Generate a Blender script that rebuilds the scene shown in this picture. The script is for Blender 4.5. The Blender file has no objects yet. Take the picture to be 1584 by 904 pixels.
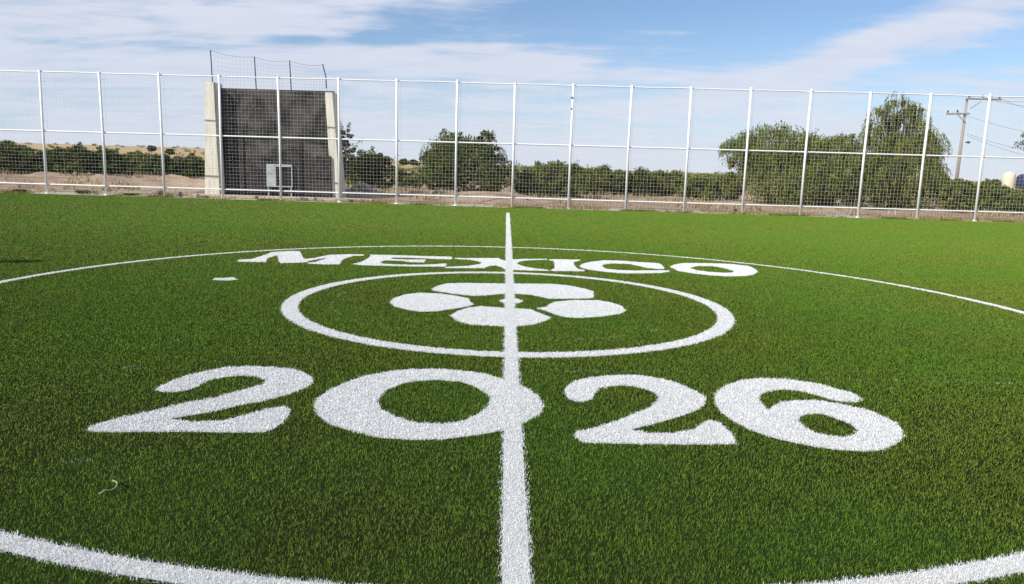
import bpy, bmesh, math, random
import numpy as np
from mathutils import Vector, Matrix
from mathutils.geometry import tessellate_polygon

# ------------------------------------------------------------------ camera
F, PITCH, ROLL, CAMH = 1166.0, 0.1617, 0.0285, 1.70      # focal length in px of a 1584 px wide frame
scene = bpy.context.scene
R = math.radians
cam_d = bpy.data.cameras.new("camera"); cam = bpy.data.objects.new("camera", cam_d)
scene.collection.objects.link(cam)
cam_d.sensor_width = 36; cam_d.lens = 36 * F / 1584; cam_d.clip_end = 6000; cam_d.clip_start = 0.05
cp, sp, cr, sr = math.cos(PITCH), math.sin(PITCH), math.cos(ROLL), math.sin(ROLL)
right = Vector((cr, sr * sp, sr * cp)); up = Vector((-sr, cr * sp, cr * cp)); fwd = Vector((0, cp, -sp))
M = Matrix((right, up, -fwd)).transposed().to_4x4(); M.translation = (0, 0, CAMH)
cam.matrix_world = M
scene.camera = cam

# ------------------------------------------------------------------ light
SUN_EL, SUN_AZ = R(36), R(38)          # sun stands to the left and SUN_AZ behind the camera line
sdir = Vector((-math.cos(SUN_AZ) * math.cos(SUN_EL), -math.sin(SUN_AZ) * math.cos(SUN_EL), math.sin(SUN_EL)))
sun_d = bpy.data.lights.new("sun", 'SUN'); sun_d.energy = 4.6; sun_d.angle = R(0.55); sun_d.color = (1, 0.95, 0.87)
sun = bpy.data.objects.new("sun", sun_d); scene.collection.objects.link(sun)
sun.rotation_euler = sdir.to_track_quat('Z', 'Y').to_euler()
scene.view_settings.view_transform = 'Standard'; scene.view_settings.look = 'None'
scene.view_settings.exposure = 0.2; scene.view_settings.gamma = 1.0

world = bpy.data.worlds.new("World"); scene.world = world; world.use_nodes = True
wn = world.node_tree; wn.nodes.clear()


class N:
    """tiny node helper"""
    def __init__(s, nt): s.nt = nt
    def new(s, t, **kw):
        n = s.nt.nodes.new(t)
        for k, v in kw.items(): setattr(n, k, v)
        return n
    def put(s, sock, v):
        if isinstance(v, bpy.types.NodeSocket): s.nt.links.new(v, sock)
        elif v is not None: sock.default_value = v
    def m(s, op, a, b=None, c=None):
        n = s.new('ShaderNodeMath', operation=op)
        for i, v in enumerate((a, b, c)):
            if v is not None: s.put(n.inputs[i], v)
        return n.outputs[0]
    def noise(s, vec, scale, detail=4, rough=.5, dist=0):
        n = s.new('ShaderNodeTexNoise'); s.put(n.inputs['Vector'], vec)
        n.inputs['Scale'].default_value = scale; n.inputs['Detail'].default_value = detail
        n.inputs['Roughness'].default_value = rough; n.inputs['Distortion'].default_value = dist
        return n.outputs['Fac']
    def comb(s, x, y, z=0.0):
        n = s.new('ShaderNodeCombineXYZ')
        for i, v in enumerate((x, y, z)): s.put(n.inputs[i], v)
        return n.outputs[0]
    def mix(s, fac, a, b):
        n = s.new('ShaderNodeMix', data_type='RGBA'); s.put(n.inputs[0], fac)
        s.put(n.inputs[6], a if isinstance(a, bpy.types.NodeSocket) else (*a, 1)); s.put(n.inputs[7], b if isinstance(b, bpy.types.NodeSocket) else (*b, 1))
        return n.outputs[2]
    def ramp(s, v, lo, hi):
        n = s.new('ShaderNodeMapRange', interpolation_type='SMOOTHSTEP'); s.put(n.inputs['Value'], v)
        n.inputs['From Min'].default_value = lo; n.inputs['From Max'].default_value = hi
        return n.outputs['Result']


def azel(px, py):
    """compass direction and elevation of something seen at a pixel (clouds only: they are infinitely far)"""
    x = (px - 792) / F; y = -(py - 452) / F
    X = cr * x - sr * y; Y = sr * x + cr * y
    dx, dy, dz = X, cp + Y * sp, -sp + Y * cp
    return math.atan2(dx, dy), math.atan2(dz, math.hypot(dx, dy))


w = N(wn)
sky = w.new('ShaderNodeTexSky', sky_type='NISHITA'); sky.sun_disc = False
sky.sun_elevation = SUN_EL; sky.sun_rotation = math.atan2(sdir.x, sdir.y) % (2 * math.pi)
sky.air_density = 1.3; sky.dust_density = 0.05; sky.ozone_density = 2.2; sky.altitude = 1800
tc = w.new('ShaderNodeTexCoord'); sep = w.new('ShaderNodeSeparateXYZ'); wn.links.new(tc.outputs['Generated'], sep.inputs[0])
X_, Y_, Z_ = sep.outputs
az = w.m('ARCTAN2', X_, Y_); el = w.m('ARCSINE', Z_)
zz = w.m('MAXIMUM', w.m('ADD', Z_, .10), .03)
pv = w.comb(w.m('DIVIDE', X_, zz), w.m('DIVIDE', Y_, zz), 0.0)              # cirrus sheet seen in perspective
mp = w.new('ShaderNodeMapping'); wn.links.new(pv, mp.inputs[0]); mp.inputs['Rotation'].default_value = (0, 0, R(-28)); mp.inputs['Scale'].default_value = (.42, 1.0, 1)
n1 = w.noise(mp.outputs[0], 1.25, 9, .55, .35)
n2 = w.noise(mp.outputs[0], 4.5, 7, .6, .2)
sph = w.comb(w.m('MULTIPLY', az, 1.0), w.m('MULTIPLY', el, 3.2), 3.7)
n3 = w.noise(sph, 6.0, 8, .55, .3)


n4 = w.noise(w.comb(w.m('MULTIPLY', az, 2.6), w.m('MULTIPLY', w.m('SUBTRACT', el, w.m('MULTIPLY', az, .06)), 26.0), 9.1), 1.5, 6, .6, .5)


def blob(px, py, wx, wy, amp, rot=0.0):
    a0, e0 = azel(px, py)
    da = w.m('SUBTRACT', az, a0); de = w.m('SUBTRACT', el, e0)
    c, s = math.cos(rot), math.sin(rot)
    a = w.m('ADD', w.m('MULTIPLY', da, c), w.m('MULTIPLY', de, s)); b = w.m('SUBTRACT', w.m('MULTIPLY', de, c), w.m('MULTIPLY', da, s))
    a = w.m('DIVIDE', a, wx / F); b = w.m('DIVIDE', b, wy / F)
    q = w.m('ADD', w.m('MULTIPLY', a, a), w.m('MULTIPLY', b, b))
    return w.m('MULTIPLY', w.m('EXPONENT', w.m('MULTIPLY', q, -1.0)), amp)


D = w.m('ADD', w.m('MULTIPLY', w.ramp(az, .22, -.12), .24), .42)
D = w.m('ADD', D, w.m('MULTIPLY', w.ramp(el, .16, .03), .16))
D = w.m('ADD', D, w.m('MULTIPLY', w.m('SUBTRACT', n1, .5), 1.7))
D = w.m('ADD', D, w.m('MULTIPLY', w.m('SUBTRACT', n2, .5), 1.1))
D = w.m('ADD', D, w.m('MULTIPLY', w.m('SUBTRACT', n3, .5), 1.5))
D = w.m('ADD', D, w.m('MULTIPLY', w.m('MULTIPLY', w.m('SUBTRACT', n4, .47), w.ramp(el, .24, .10)), 2.0))
for b in ((585, 62, 55, 15, -.75, .05), (465, 62, 50, 14, -.55, 0), (640, 25, 120, 14, -.25, 0), (930, 75, 260, 60, -.22, 0), (1010, 105, 110, 22, -.15, -.1), (980, 50, 120, 8, .22, 0), (1020, 68, 150, 7, .20, .05), (870, 15, 260, 40, -.25, 0),
          (810, 105, 75, 24, .38, 0), (690, 90, 140, 26, .18, 0), (1280, 92, 330, 22, .62, .31), (1090, 115, 90, 26, .16, .1),
          (1500, 50, 120, 24, .15, .3), (200, 60, 330, 60, .22, 0), (150, 95, 220, 12, -.18, .1), (300, 170, 260, 16, -.16, 0), (1420, 110, 160, 18, -.22, .2), (1100, 30, 240, 24, -.15, 0)):
    D = w.m('ADD', D, blob(*b))
dens = w.ramp(D, .14, .95)
skyc = w.new('ShaderNodeMix', data_type='RGBA', blend_type='MULTIPLY'); skyc.inputs[0].default_value = 1.0
wn.links.new(sky.outputs[0], skyc.inputs[6]); skyc.inputs[7].default_value = (.97, 1.03, 1.17, 1)
lowc = w.ramp(el, .17, .0)
skyl = w.mix(w.m('MULTIPLY', lowc, .75), skyc.outputs[2], (5.2, 6.35, 8.3))
cloud = w.mix(n2, (6.1, 6.55, 7.9), (7.9, 8.15, 9.0))
col = w.mix(w.m('MULTIPLY', dens, w.m('SUBTRACT', .90, w.m('MULTIPLY', lowc, .25))), skyl, cloud)
bg = w.new('ShaderNodeBackground'); wn.links.new(col, bg.inputs[0]); bg.inputs[1].default_value = 0.09
wo = w.new('ShaderNodeOutputWorld'); wn.links.new(bg.outputs[0], wo.inputs[0])

# ------------------------------------------------------------------ helpers
rng = np.random.default_rng(7); random.seed(7)
COL = scene.collection


def ray(px, py):
    x = (px - 792) / F; y = -(py - 452) / F
    X = cr * x - sr * y; Y = sr * x + cr * y
    return X, cp + Y * sp, -sp + Y * cp


def gnd(px, py, z=0.018):
    X, Y, Z = ray(px, py); t = (z - CAMH) / Z
    return (X * t, Y * t)


def at(px, py, Y0):
    X, Y, Z = ray(px, py); t = Y0 / Y
    return Vector((X * t, Y0, CAMH + Z * t))


def tag(o, label, cat, group=None):
    o['label'] = label; o['category'] = cat
    if group: o['group'] = group
    return o


def link(name, me, mats, parent=None, kind=None):
    o = bpy.data.objects.new(name, me); COL.objects.link(o)
    for m in (mats if isinstance(mats, (list, tuple)) else [mats]): me.materials.append(m)
    if parent: o.parent = parent; o.matrix_parent_inverse = Matrix.Translation(-parent.location)
    if kind: o['kind'] = kind
    return o


def thing(name, loc, label, cat, group=None):
    o = bpy.data.objects.new(name, None); COL.objects.link(o); o.location = loc; o.empty_display_size = .2
    return tag(o, label, cat, group)


def np_mesh(name, V, loops, sizes, tint=None, midx=None, smooth=False):
    me = bpy.data.meshes.new(name)
    V = np.asarray(V, np.float32); loops = np.asarray(loops, np.int32).ravel(); sizes = np.asarray(sizes, np.int32)
    me.vertices.add(len(V)); me.vertices.foreach_set('co', V.ravel())
    me.loops.add(len(loops)); me.loops.foreach_set('vertex_index', loops)
    me.polygons.add(len(sizes))
    me.polygons.foreach_set('loop_start', np.concatenate([[0], np.cumsum(sizes)[:-1]]).astype(np.int32))
    if midx is not None: me.polygons.foreach_set('material_index', np.asarray(midx, np.int32))
    me.update(calc_edges=True)
    if tint is not None:
        a = me.attributes.new('tint', 'FLOAT', 'FACE'); a.data.foreach_set('value', np.asarray(tint, np.float32))
    if smooth: me.shade_smooth()
    return me


def bm_mesh(name, bm, smooth=False):
    me = bpy.data.meshes.new(name); bm.normal_update(); bm.to_mesh(me); bm.free()
    if smooth: me.shade_smooth()
    return me


def tube(bm, pts, radii, seg=8, cap=True):
    rings = []; pts = [Vector(p) for p in pts]
    for i, p in enumerate(pts):
        d = (pts[min(i + 1, len(pts) - 1)] - pts[max(i - 1, 0)]).normalized()
        a = d.cross(Vector((0, 0, 1)) if abs(d.z) < .9 else Vector((0, 1, 0))).normalized(); b = d.cross(a)
        rr = radii[i] if isinstance(radii, (list, tuple)) else radii
        rings.append([bm.verts.new(p + (a * math.cos(t) + b * math.sin(t)) * rr) for t in [2 * math.pi * k / seg for k in range(seg)]])
    for A, B in zip(rings, rings[1:]):
        for k in range(seg): bm.faces.new((A[k], A[(k + 1) % seg], B[(k + 1) % seg], B[k]))
    if cap:
        try: bm.faces.new(rings[0][::-1]); bm.faces.new(rings[-1])
        except ValueError: pass


def box(bm, x0, x1, y0, y1, z0, z1):
    v = [bm.verts.new((x, y, z)) for z in (z0, z1) for y in (y0, y1) for x in (x0, x1)]
    for f in ((0, 2, 3, 1), (4, 5, 7, 6), (0, 1, 5, 4), (2, 6, 7, 3), (0, 4, 6, 2), (1, 3, 7, 5)): bm.faces.new([v[i] for i in f])


def mat(name, col, rough=.7, spec=.3, build=None, metal=0):
    m = bpy.data.materials.new(name); m.use_nodes = True; nt = m.node_tree
    b = nt.nodes['Principled BSDF']; b.inputs['Base Color'].default_value = (*col, 1); b.inputs['Roughness'].default_value = rough
    b.inputs['Specular IOR Level'].default_value = spec; b.inputs['Metallic'].default_value = metal
    if build: build(N(nt), b)
    return m


def pos(n):
    return n.new('ShaderNodeNewGeometry').outputs['Position']


def bump(n, b, h, strength, dist=.02):
    u = n.new('ShaderNodeBump'); u.inputs['Strength'].default_value = strength; u.inputs['Distance'].default_value = dist
    n.put(u.inputs['Height'], h); n.put(b.inputs['Normal'], u.outputs[0])


def tint(n):
    a = n.new('ShaderNodeAttribute'); a.attribute_name = 'tint'; return a.outputs['Fac']


# ------------------------------------------------------------------ materials
def _blade(n, b):
    p = pos(n)
    big = n.noise(p, .33, 4, .6); med = n.noise(p, 2.6, 3, .6)
    t = tint(n)
    c = n.mix(t, BL_D, BL_L)
    c = n.mix(n.m('MULTIPLY', n.ramp(big, .35, .68), .55), c, BL_G)
    c = n.mix(n.m('MULTIPLY', n.ramp(med, .5, .8), .35), c, BL_Y)
    n.put(b.inputs['Base Color'], c)
BL_D, BL_L, BL_G, BL_Y = (.042, .078, .007), (.215, .300, .040), (.074, .185, .015), (.205, .245, .022)
M_blade = mat('green yarn', (.07, .12, .02), .7, .10, _blade)


def _turf(n, b):
    p = pos(n)
    c = n.mix(n.noise(p, 60, 3, .7), (.004, .006, .002), (.022, .034, .006))
    c = n.mix(n.m('MULTIPLY', n.ramp(n.noise(p, .33, 4, .6), .35, .68), .5), c, (.035, .085, .010))
    n.put(b.inputs['Base Color'], c); bump(n, b, n.noise(p, 90, 3, .7), .9, .02)
M_turf = mat('turf backing', (.04, .08, .01), .9, .1, _turf)


def _wblade(n, b):
    t = tint(n)
    c = n.mix(t, (.52, .55, .52), (.79, .79, .81))
    n.put(b.inputs['Base Color'], c)
M_wblade = mat('painted yarn', (.8, .8, .8), .6, .2, _wblade)
M_chalk = mat('chalked yarn', (.3, .34, .24), .7, .1, lambda n, b: n.put(b.inputs['Base Color'], n.mix(tint(n), (.24, .30, .16), (.62, .64, .58))))
M_wbase = mat('paint on backing', (.42, .43, .43), .9, .1, lambda n, b: n.put(b.inputs['Base Color'], n.mix(n.noise(pos(n), 80, 3, .7), (.24, .27, .22), (.76, .76, .77))))


def _dirt(n, b):
    p = pos(n); a = n.noise(p, .09, 6, .6); c = n.noise(p, 1.1, 6, .65); g = n.noise(p, 7, 5, .7)
    col = n.mix(n.ramp(a, .35, .65), (.30, .205, .14), (.42, .32, .225))
    col = n.mix(n.m('MULTIPLY', n.ramp(c, .45, .68), .75), col, (.19, .13, .085))
    col = n.mix(n.m('MULTIPLY', n.ramp(g, .5, .8), .5), col, (.50, .42, .32))
    sx = n.new('ShaderNodeSeparateXYZ'); n.put(sx.inputs[0], p)
    far = n.ramp(sx.outputs[1], 95, 190)
    strp = n.noise(n.comb(n.m('MULTIPLY', sx.outputs[0], .006), n.m('MULTIPLY', sx.outputs[1], .03)), 1.6, 4, .6)
    dry = n.mix(n.ramp(strp, .35, .65), (.46, .36, .20), (.36, .25, .14))
    col = n.mix(far, col, dry)
    n.put(b.inputs['Base Color'], col); bump(n, b, n.m('ADD', g, c), .6, .08)
M_dirt = mat('dry dirt', (.4, .3, .2), .95, .1, _dirt)
M_gravel = mat('pale gravel', (.5, .45, .38), .95, .1, lambda n, b: (n.put(b.inputs['Base Color'], n.mix(n.ramp(n.noise(pos(n), 9, 6, .75), .35, .65), (.30, .24, .17), (.62, .56, .48))), bump(n, b, n.noise(pos(n), 14, 4, .7), .8, .04)))
M_white = mat('white enamel', (.80, .80, .78), .45, .4, lambda n, b: n.put(b.inputs['Base Color'], n.mix(n.ramp(n.noise(pos(n), 3.2, 6, .7), .55, .78), (.82, .82, .81), (.62, .57, .49))))
M_wire = mat('white coated wire', (.72, .72, .68), .5, .4, lambda n, b: n.put(b.inputs['Base Color'], n.mix(n.ramp(n.noise(pos(n), 2.0, 4, .7), .4, .7), (.80, .80, .77), (.62, .60, .54))))


def _conc(n, b):
    p = pos(n); sx = n.new('ShaderNodeSeparateXYZ'); n.put(sx.inputs[0], p)
    st = n.noise(n.comb(n.m('MULTIPLY', sx.outputs[0], 5), n.m('MULTIPLY', sx.outputs[1], 5), n.m('MULTIPLY', sx.outputs[2], .5)), 1.6, 6, .65)
    c = n.mix(n.ramp(st, .35, .7), (.80, .76, .63), (.60, .56, .46))
    c = n.mix(n.m('MULTIPLY', n.ramp(n.noise(p, 9, 5, .7), .55, .75), .5), c, (.72, .69, .60))
    n.put(b.inputs['Base Color'], c); bump(n, b, n.noise(p, 18, 5, .7), .5, .03)
M_conc = mat('cream concrete', (.6, .56, .44), .9, .2, _conc)


def _dwall(n, b):
    p = pos(n); sx = n.new('ShaderNodeSeparateXYZ'); n.put(sx.inputs[0], p)
    x, y, z = sx.outputs
    br = n.new('ShaderNodeTexBrick'); n.put(br.inputs['Vector'], n.comb(x, z, 0.0)); br.inputs['Scale'].default_value = 1.0
    br.inputs['Brick Width'].default_value = .4; br.inputs['Row Height'].default_value = .2; br.inputs['Mortar Size'].default_value = .012
    br.inputs['Color1'].default_value = (.52, .52, .52, 1); br.inputs['Color2'].default_value = (.60, .60, .60, 1); br.inputs['Mortar'].default_value = (.44, .44, .44, 1)
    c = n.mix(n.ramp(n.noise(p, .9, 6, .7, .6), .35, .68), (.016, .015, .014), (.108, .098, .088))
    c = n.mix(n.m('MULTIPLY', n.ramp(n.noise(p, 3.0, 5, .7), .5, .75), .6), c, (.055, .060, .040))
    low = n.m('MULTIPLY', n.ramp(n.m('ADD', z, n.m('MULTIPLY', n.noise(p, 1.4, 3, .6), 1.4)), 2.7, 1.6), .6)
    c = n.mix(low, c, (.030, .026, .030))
    mm = n.new('ShaderNodeMix', data_type='RGBA', blend_type='MULTIPLY'); mm.inputs[0].default_value = 1
    n.put(mm.inputs[6], c); n.put(mm.inputs[7], br.outputs[0])
    g = n.new('ShaderNodeMix', data_type='RGBA', blend_type='MULTIPLY'); g.inputs[0].default_value = 1
    n.put(g.inputs[6], mm.outputs[2]); g.inputs[7].default_value = (1.9, 1.9, 1.9, 1)
    n.put(b.inputs['Base Color'], g.outputs[2]); bump(n, b, n.noise(p, 12, 5, .7), .7, .04)
M_dwall = mat('dark weathered blockwork', (.1, .1, .1), .9, .15, _dwall)
M_dark = mat('dark metal', (.035, .035, .04), .6, .3, lambda n, b: n.put(b.inputs['Base Color'], n.mix(n.noise(pos(n), 5, 4, .6), (.02, .02, .024), (.07, .06, .06))))
M_net = mat('grey netting', (.12, .12, .13), .8, .1, lambda n, b: n.put(b.inputs['Base Color'], n.mix(n.noise(pos(n), 5, 4, .6), (.10, .10, .11), (.2, .2, .2))))
M_board = mat('pale grey board', (.5, .54, .55), .6, .3, lambda n, b: n.put(b.inputs['Base Color'], n.mix(n.ramp(n.noise(pos(n), 3, 5, .7), .4, .7), (.42, .46, .47), (.28, .30, .30))))
M_bark = mat('bark', (.08, .06, .045), .9, .1, lambda n, b: (n.put(b.inputs['Base Color'], n.mix(n.noise(pos(n), 9, 6, .7), (.045, .035, .026), (.15, .12, .09))), bump(n, b, n.noise(pos(n), 20, 4, .7), .8, .03)))
M_wood = mat('weathered pole wood', (.2, .17, .14), .85, .1, lambda n, b: n.put(b.inputs['Base Color'], n.mix(n.noise(pos(n), 3, 6, .7), (.22, .19, .16), (.42, .37, .31))))
M_cream = mat('cream tank', (.75, .66, .48), .6, .3, lambda n, b: n.put(b.inputs['Base Color'], n.mix(n.noise(pos(n), 1.5, 4, .6), (.80, .70, .50), (.66, .57, .42))))
M_navy = mat('navy tank', (.02, .025, .07), .4, .4, lambda n, b: n.put(b.inputs['Base Color'], n.mix(n.noise(pos(n), 1.5, 4, .6), (.015, .02, .055), (.03, .035, .09))))
M_twine = mat('pale twine', (.5, .48, .38), .8, .1, lambda n, b: n.put(b.inputs['Base Color'], n.mix(n.noise(pos(n), 60, 3, .6), (.17, .21, .08), (.32, .34, .20))))
M_stone = mat('grey stone', (.2, .18, .16), .9, .1, lambda n, b: (n.put(b.inputs['Base Color'], n.mix(n.noise(pos(n), 8, 5, .7), (.06, .052, .045), (.28, .24, .2))), bump(n, b, n.noise(pos(n), 16, 4, .7), .8, .04)))


def leaf_mat(name, dark, light, yellow, transl=.25):
    def f(n, b):
        t = tint(n); c = n.mix(t, dark, light)
        c = n.mix(n.m('MULTIPLY', n.ramp(n.noise(pos(n), .55, 4, .6), .45, .75), .55), c, yellow)
        n.put(b.inputs['Base Color'], c)
        tr = n.new('ShaderNodeBsdfTranslucent'); n.put(tr.inputs[0], c)
        mx = n.new('ShaderNodeMixShader'); mx.inputs[0].default_value = transl
        out = n.nt.nodes['Material Output']
        n.put(mx.inputs[1], b.outputs[0]); n.put(mx.inputs[2], tr.outputs[0]); n.put(out.inputs[0], mx.outputs[0])
    return mat(name, light, .6, .15, f)


M_leafA = leaf_mat('olive leaves', (.036, .050, .009), (.215, .250, .050), (.265, .265, .055))
M_leafB = leaf_mat('dark green leaves', (.018, .032, .008), (.130, .165, .034), (.200, .215, .042))
M_leafC = leaf_mat('fresh green leaves', (.055, .080, .014), (.200, .235, .048), (.250, .240, .062))
M_leafD = leaf_mat('grey green leaves', (.05, .06, .045), (.18, .19, .14), (.20, .19, .12))
M_dryg = leaf_mat('dry grass', (.16, .11, .06), (.46, .37, .21), (.40, .36, .15), .15)

# ------------------------------------------------------------------ ground
FA, FB = -0.02351, 34.087                     # fence line y = FA*x + FB
TURF_END = lambda x: FA * x + FB - .45


def terrain():
    ys = np.concatenate([np.linspace(-40, 33, 12), np.linspace(34, 130, 97), np.geomspace(132, 3500, 70)])
    us = np.linspace(-1.4, 1.4, 521)
    yy, uu = np.meshgrid(ys, us, indexing='ij')
    xx = uu * (np.abs(yy) * 1.0 + 60)
    sm = lambda a, lo, hi: np.clip((a - lo) / (hi - lo), 0, 1) ** 2 * (3 - 2 * np.clip((a - lo) / (hi - lo), 0, 1))
    ratio = xx / np.maximum(yy, 1)
    z = np.full_like(xx, -.02)
    rise = sm(yy, 110, 700)
    z += rise * (sm(-ratio, -.05, .45) * 8.0 + sm(-ratio, -.45, .1) * 3.0 + 1.0)
    z += sm(yy, 700, 3500) * (8 + 14 * sm(-ratio, -.2, .5)) * .8
    # low dirt bank beyond the fence on the left
    n = np.sin(xx * .9 + yy * .37) * np.cos(yy * .8 - xx * .21) + .6 * np.sin(xx * 2.3 + 1) * np.sin(yy * 1.9)
    berm = np.exp(-((yy - 43 - 1.2 * np.sin(xx * .25)) / 4.0) ** 2) * sm(-xx, 2, 12)
    z += berm * (.62 + .16 * n + .07 * np.sin(xx * 4.1 + 2 * np.sin(yy * 1.7)) * np.sin(yy * 3.3 + xx)) + sm(yy, 36, 42) * (1 - sm(yy, 120, 200)) * .07 * n
    z += sm(yy, 36.2, 38) * np.exp(-((xx + 1.5) / 3.5) ** 2) * np.exp(-((yy - 39.5) / 2) ** 2) * .55
    ny, nx = xx.shape
    V = np.stack([xx, yy, z], -1).reshape(-1, 3)
    i, j = np.meshgrid(np.arange(ny - 1), np.arange(nx - 1), indexing='ij')
    a = (i * nx + j).ravel(); L = np.stack([a, a + 1, a + nx + 1, a + nx], 1)
    return np_mesh('ground', V, L, np.full(len(L), 4), smooth=True)


link('ground', terrain(), M_dirt, kind='structure')


def strip_sheet(name, x0, x1, fy0, fy1, z, m, n=60, **k):
    V = []; L = []
    for i in range(n + 1):
        x = x0 + (x1 - x0) * i / n
        V += [(x, fy0(x), z), (x, fy1(x), z)]
    for i in range(n): L.append((2 * i, 2 * i + 2, 2 * i + 3, 2 * i + 1))
    return link(name, np_mesh(name, V, L, [4] * n), m, kind='structure', **k)


strip_sheet('turf_field', -48, 48, lambda x: -22, TURF_END, 0.0, M_turf)
strip_sheet('gravel_edge', -48, 48, lambda x: TURF_END(x) - .05, lambda x: FA * x + FB + 2.1 + .25 * math.sin(x * 1.3) + .2 * math.sin(x * 3.1), -.004, M_gravel, n=400)

# ------------------------------------------------------------------ painted markings (ground coordinates, metres)
def G(pts): return np.array([gnd(*p) for p in pts])


OUT = {}
OUT['two_a'] = [[(132,662),(154,651),(188,643),(211,638),(244,631),(270,624),(300,618),(331,613),(362,604),(393,596),(408,591),(411,586),(399,581),(377,578.6),(354,580),(331,584),(320,587),(306,595),(290,601),(270,604),(252,604),(239,600.5),(247,595),(267,587),(286,579),(320,571.5),(346,566.3),(377,564.5),(416,565),(455,569),(472,574.5),(484,583),(484,590),(472,598),(455,604),(432,611.5),(408,617.3),(377,623),(346,630.5),(308,637.5),(262,645),(300,650),(346,647.5),(377,640),(400,633.5),(416,629),(439,626),(450,631),(446,640),(436,651),(424,660),(408,665.5),(362,666),(300,665),(255,664.5),(177,665.5),(146,665)]]
OUT['zero'] = [[(485,626),(491,614),(505.5,603),(528,592),(561,580),(599,573),(632,569),(674.6,568.5),(712.5,571),(750,575.5),(781,585),(813.5,597),(834,611),(841,626),(834,638.5),(813.5,650),(781,662.5),(738,670),(687,676),(642,677.6),(586,674),(548,665),(510.5,653.6),(493,641)],
               [(582.5,618),(596,602),(624,590.5),(645,587),(674.6,585.5),(712.5,588),(738,597),(758,610.7),(757,623),(743,636),(712.5,650),(680,653),(644,651),(611.5,642),(589,629.6)]]
OUT['two_b'] = [[(874,606.5),(875.5,597),(891,587),(914,581.7),(937.4,579.2),(968.4,578),(990,578.5),(1011,581.5),(1039,587),(1062,596),(1081,605),(1091.5,612),(1090.7,623.5),(1076,633),(1050,642),(1026.5,649),(1003,655),(975,661.5),(1003,667),(1042,667),(1073,662),(1085,653),(1097.7,646.7),(1115,651.5),(1129,665.3),(1136.4,674.6),(1138,684),(1088,684.7),(1026.5,684),(980,683.6),(937,682.5),(903,682),(889.4,673),(891,665.3),(922,658.3),(953,649),(976,639),(1003,629),(1015.6,619.5),(1019.5,613),(1011,604),(995.5,598.7),(980,595.6),(968.4,594),(945,595),(926.6,598.7),(919.6,606.5),(917,614),(906.5,618.5),(891,619),(878.6,613.4)]]
OUT['six'] = [[(1106,614),(1109,604),(1123,594),(1146.5,586),(1177.4,583),(1216,584),(1239,587.5),(1256.6,590),(1273,593),(1298,600.6),(1323,607),(1333,614.8),(1326,619.7),(1303,619),(1281.5,615),(1256.6,607),(1240,603),(1208.4,600),(1186.7,603.5),(1175,609.6),(1175,618),(1186.7,632),(1196,626),(1208.4,619.6),(1231.7,617),(1260,616.5),(1289.8,621),(1319.6,627),(1348,633),(1369,643),(1389,653),(1397.5,664.5),(1396,674.5),(1386,684.4),(1366,692.7),(1339.5,695.5),(1306,693.6),(1265,689),(1231.7,682.4),(1200.7,675.4),(1177.4,668.4),(1154,659),(1134,648.5),(1115.5,635),(1107.7,624)],
              [(1233,646.7),(1242.5,639),(1257,637.4),(1273,638),(1298,646.3),(1316,653.7),(1327,663),(1321,669.5),(1306,673.7),(1281.5,671),(1260,666),(1246,658.5)]]
s5 = lambda L, ox, oy, s: [(ox + a / s, oy + b / s) for a, b in L]
OUT['m'] = [s5([(110,183),(120,163),(255,156),(340,128),(400,110),(440,90),(600,80),(720,80),(745,130),(765,157),(850,148),(1010,116),(1210,110),(1350,114),(1350,124),(1240,128),(1170,150),(1130,172),(1110,210),(960,209),(800,203),(790,192),(870,186),(960,158),(990,146),(900,158),(800,178),(775,190),(700,194),(530,197),(515,178),(500,122),(470,126),(400,152),(385,187)], 350, 375, 6.336)]
OUT['e'] = [s5([(-105,206),(-50,196),(10,178),(55,150),(85,128),(72,114),(250,118),(400,122),(600,128),(870,134),(888,146),(870,162),(700,156),(500,147),(330,143),(285,146),(290,156),(450,162),(630,162),(605,192),(480,188),(400,177),(230,170),(180,186),(200,202),(350,210),(550,213),(650,210),(830,200),(815,232),(500,230),(200,223),(0,218)], 560, 375, 6.336)]
OUT['x'] = [[(703,398.2),(771,398.4),(775,400.5),(784,403),(795,400.4),(808,399.6),(846,399.6),(846,401),(815,402),(802,404.4),(800,407.5),(812,411.5),(830,414.6),(848,416),(848,418.2),(800,417),(781,415.6),(775,412.4),(767,409.8),(757,410.4),(749,414),(689,413.8),(689.2,411.8),(722,410.4),(740,408),(746,406),(738,403.2),(725.7,401),(703.6,399.8)]]
OUT['i'] = [[(849,400.2),(897,400.8),(897,402.4),(887,404.4),(889,410.5),(894,415),(904,416.6),(904,418.8),(860,418.4),(852,418),(852,416.4),(858,414),(857,405),(856,402.6),(849,402)]]
OUT['c'] = [[(896,410.7),(901,407.3),(912,404.4),(932.8,402),(960.6,402.4),(988,404.5),(1007.8,405.6),(1020,406.6),(1026,410.7),(1028,415),(1021.7,415.6),(1001,413.8),(988,410.8),(974,407.6),(946.7,406.8),(934,408.3),(931.4,410.7),(935.6,414.4),(953.6,416.6),(981,417.6),(1014.7,417.2),(1035.6,417.2),(1034,420),(1019,421.6),(980,422.2),(960.6,421.8),(932.8,419.4),(912,416.6),(899.4,413.7)]]
OUT['o'] = [[(1036,412),(1042.5,408.6),(1056,406.2),(1077,406),(1105,406.6),(1132.8,407.8),(1157.8,410.7),(1167.5,414.9),(1172.4,419),(1167.5,423.2),(1153.6,426.2),(1126,426.8),(1098,425),(1070,422),(1049.4,418.3)],
            [(1066.8,413.5),(1077,411),(1102,411),(1119,413.8),(1134,418),(1135,420.6),(1119,421.2),(1098,419.7),(1077,417)]]
OUT['petal_left'] = [[(602,466),(610,459.5),(627,454),(649.7,451.5),(683,453),(709,457),(724,460),(728,466),(734.5,469.4),(722.6,472.7),(702.7,476),(676,480),(649.7,480.8),(630,477.8),(610,472.7)]]
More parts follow.
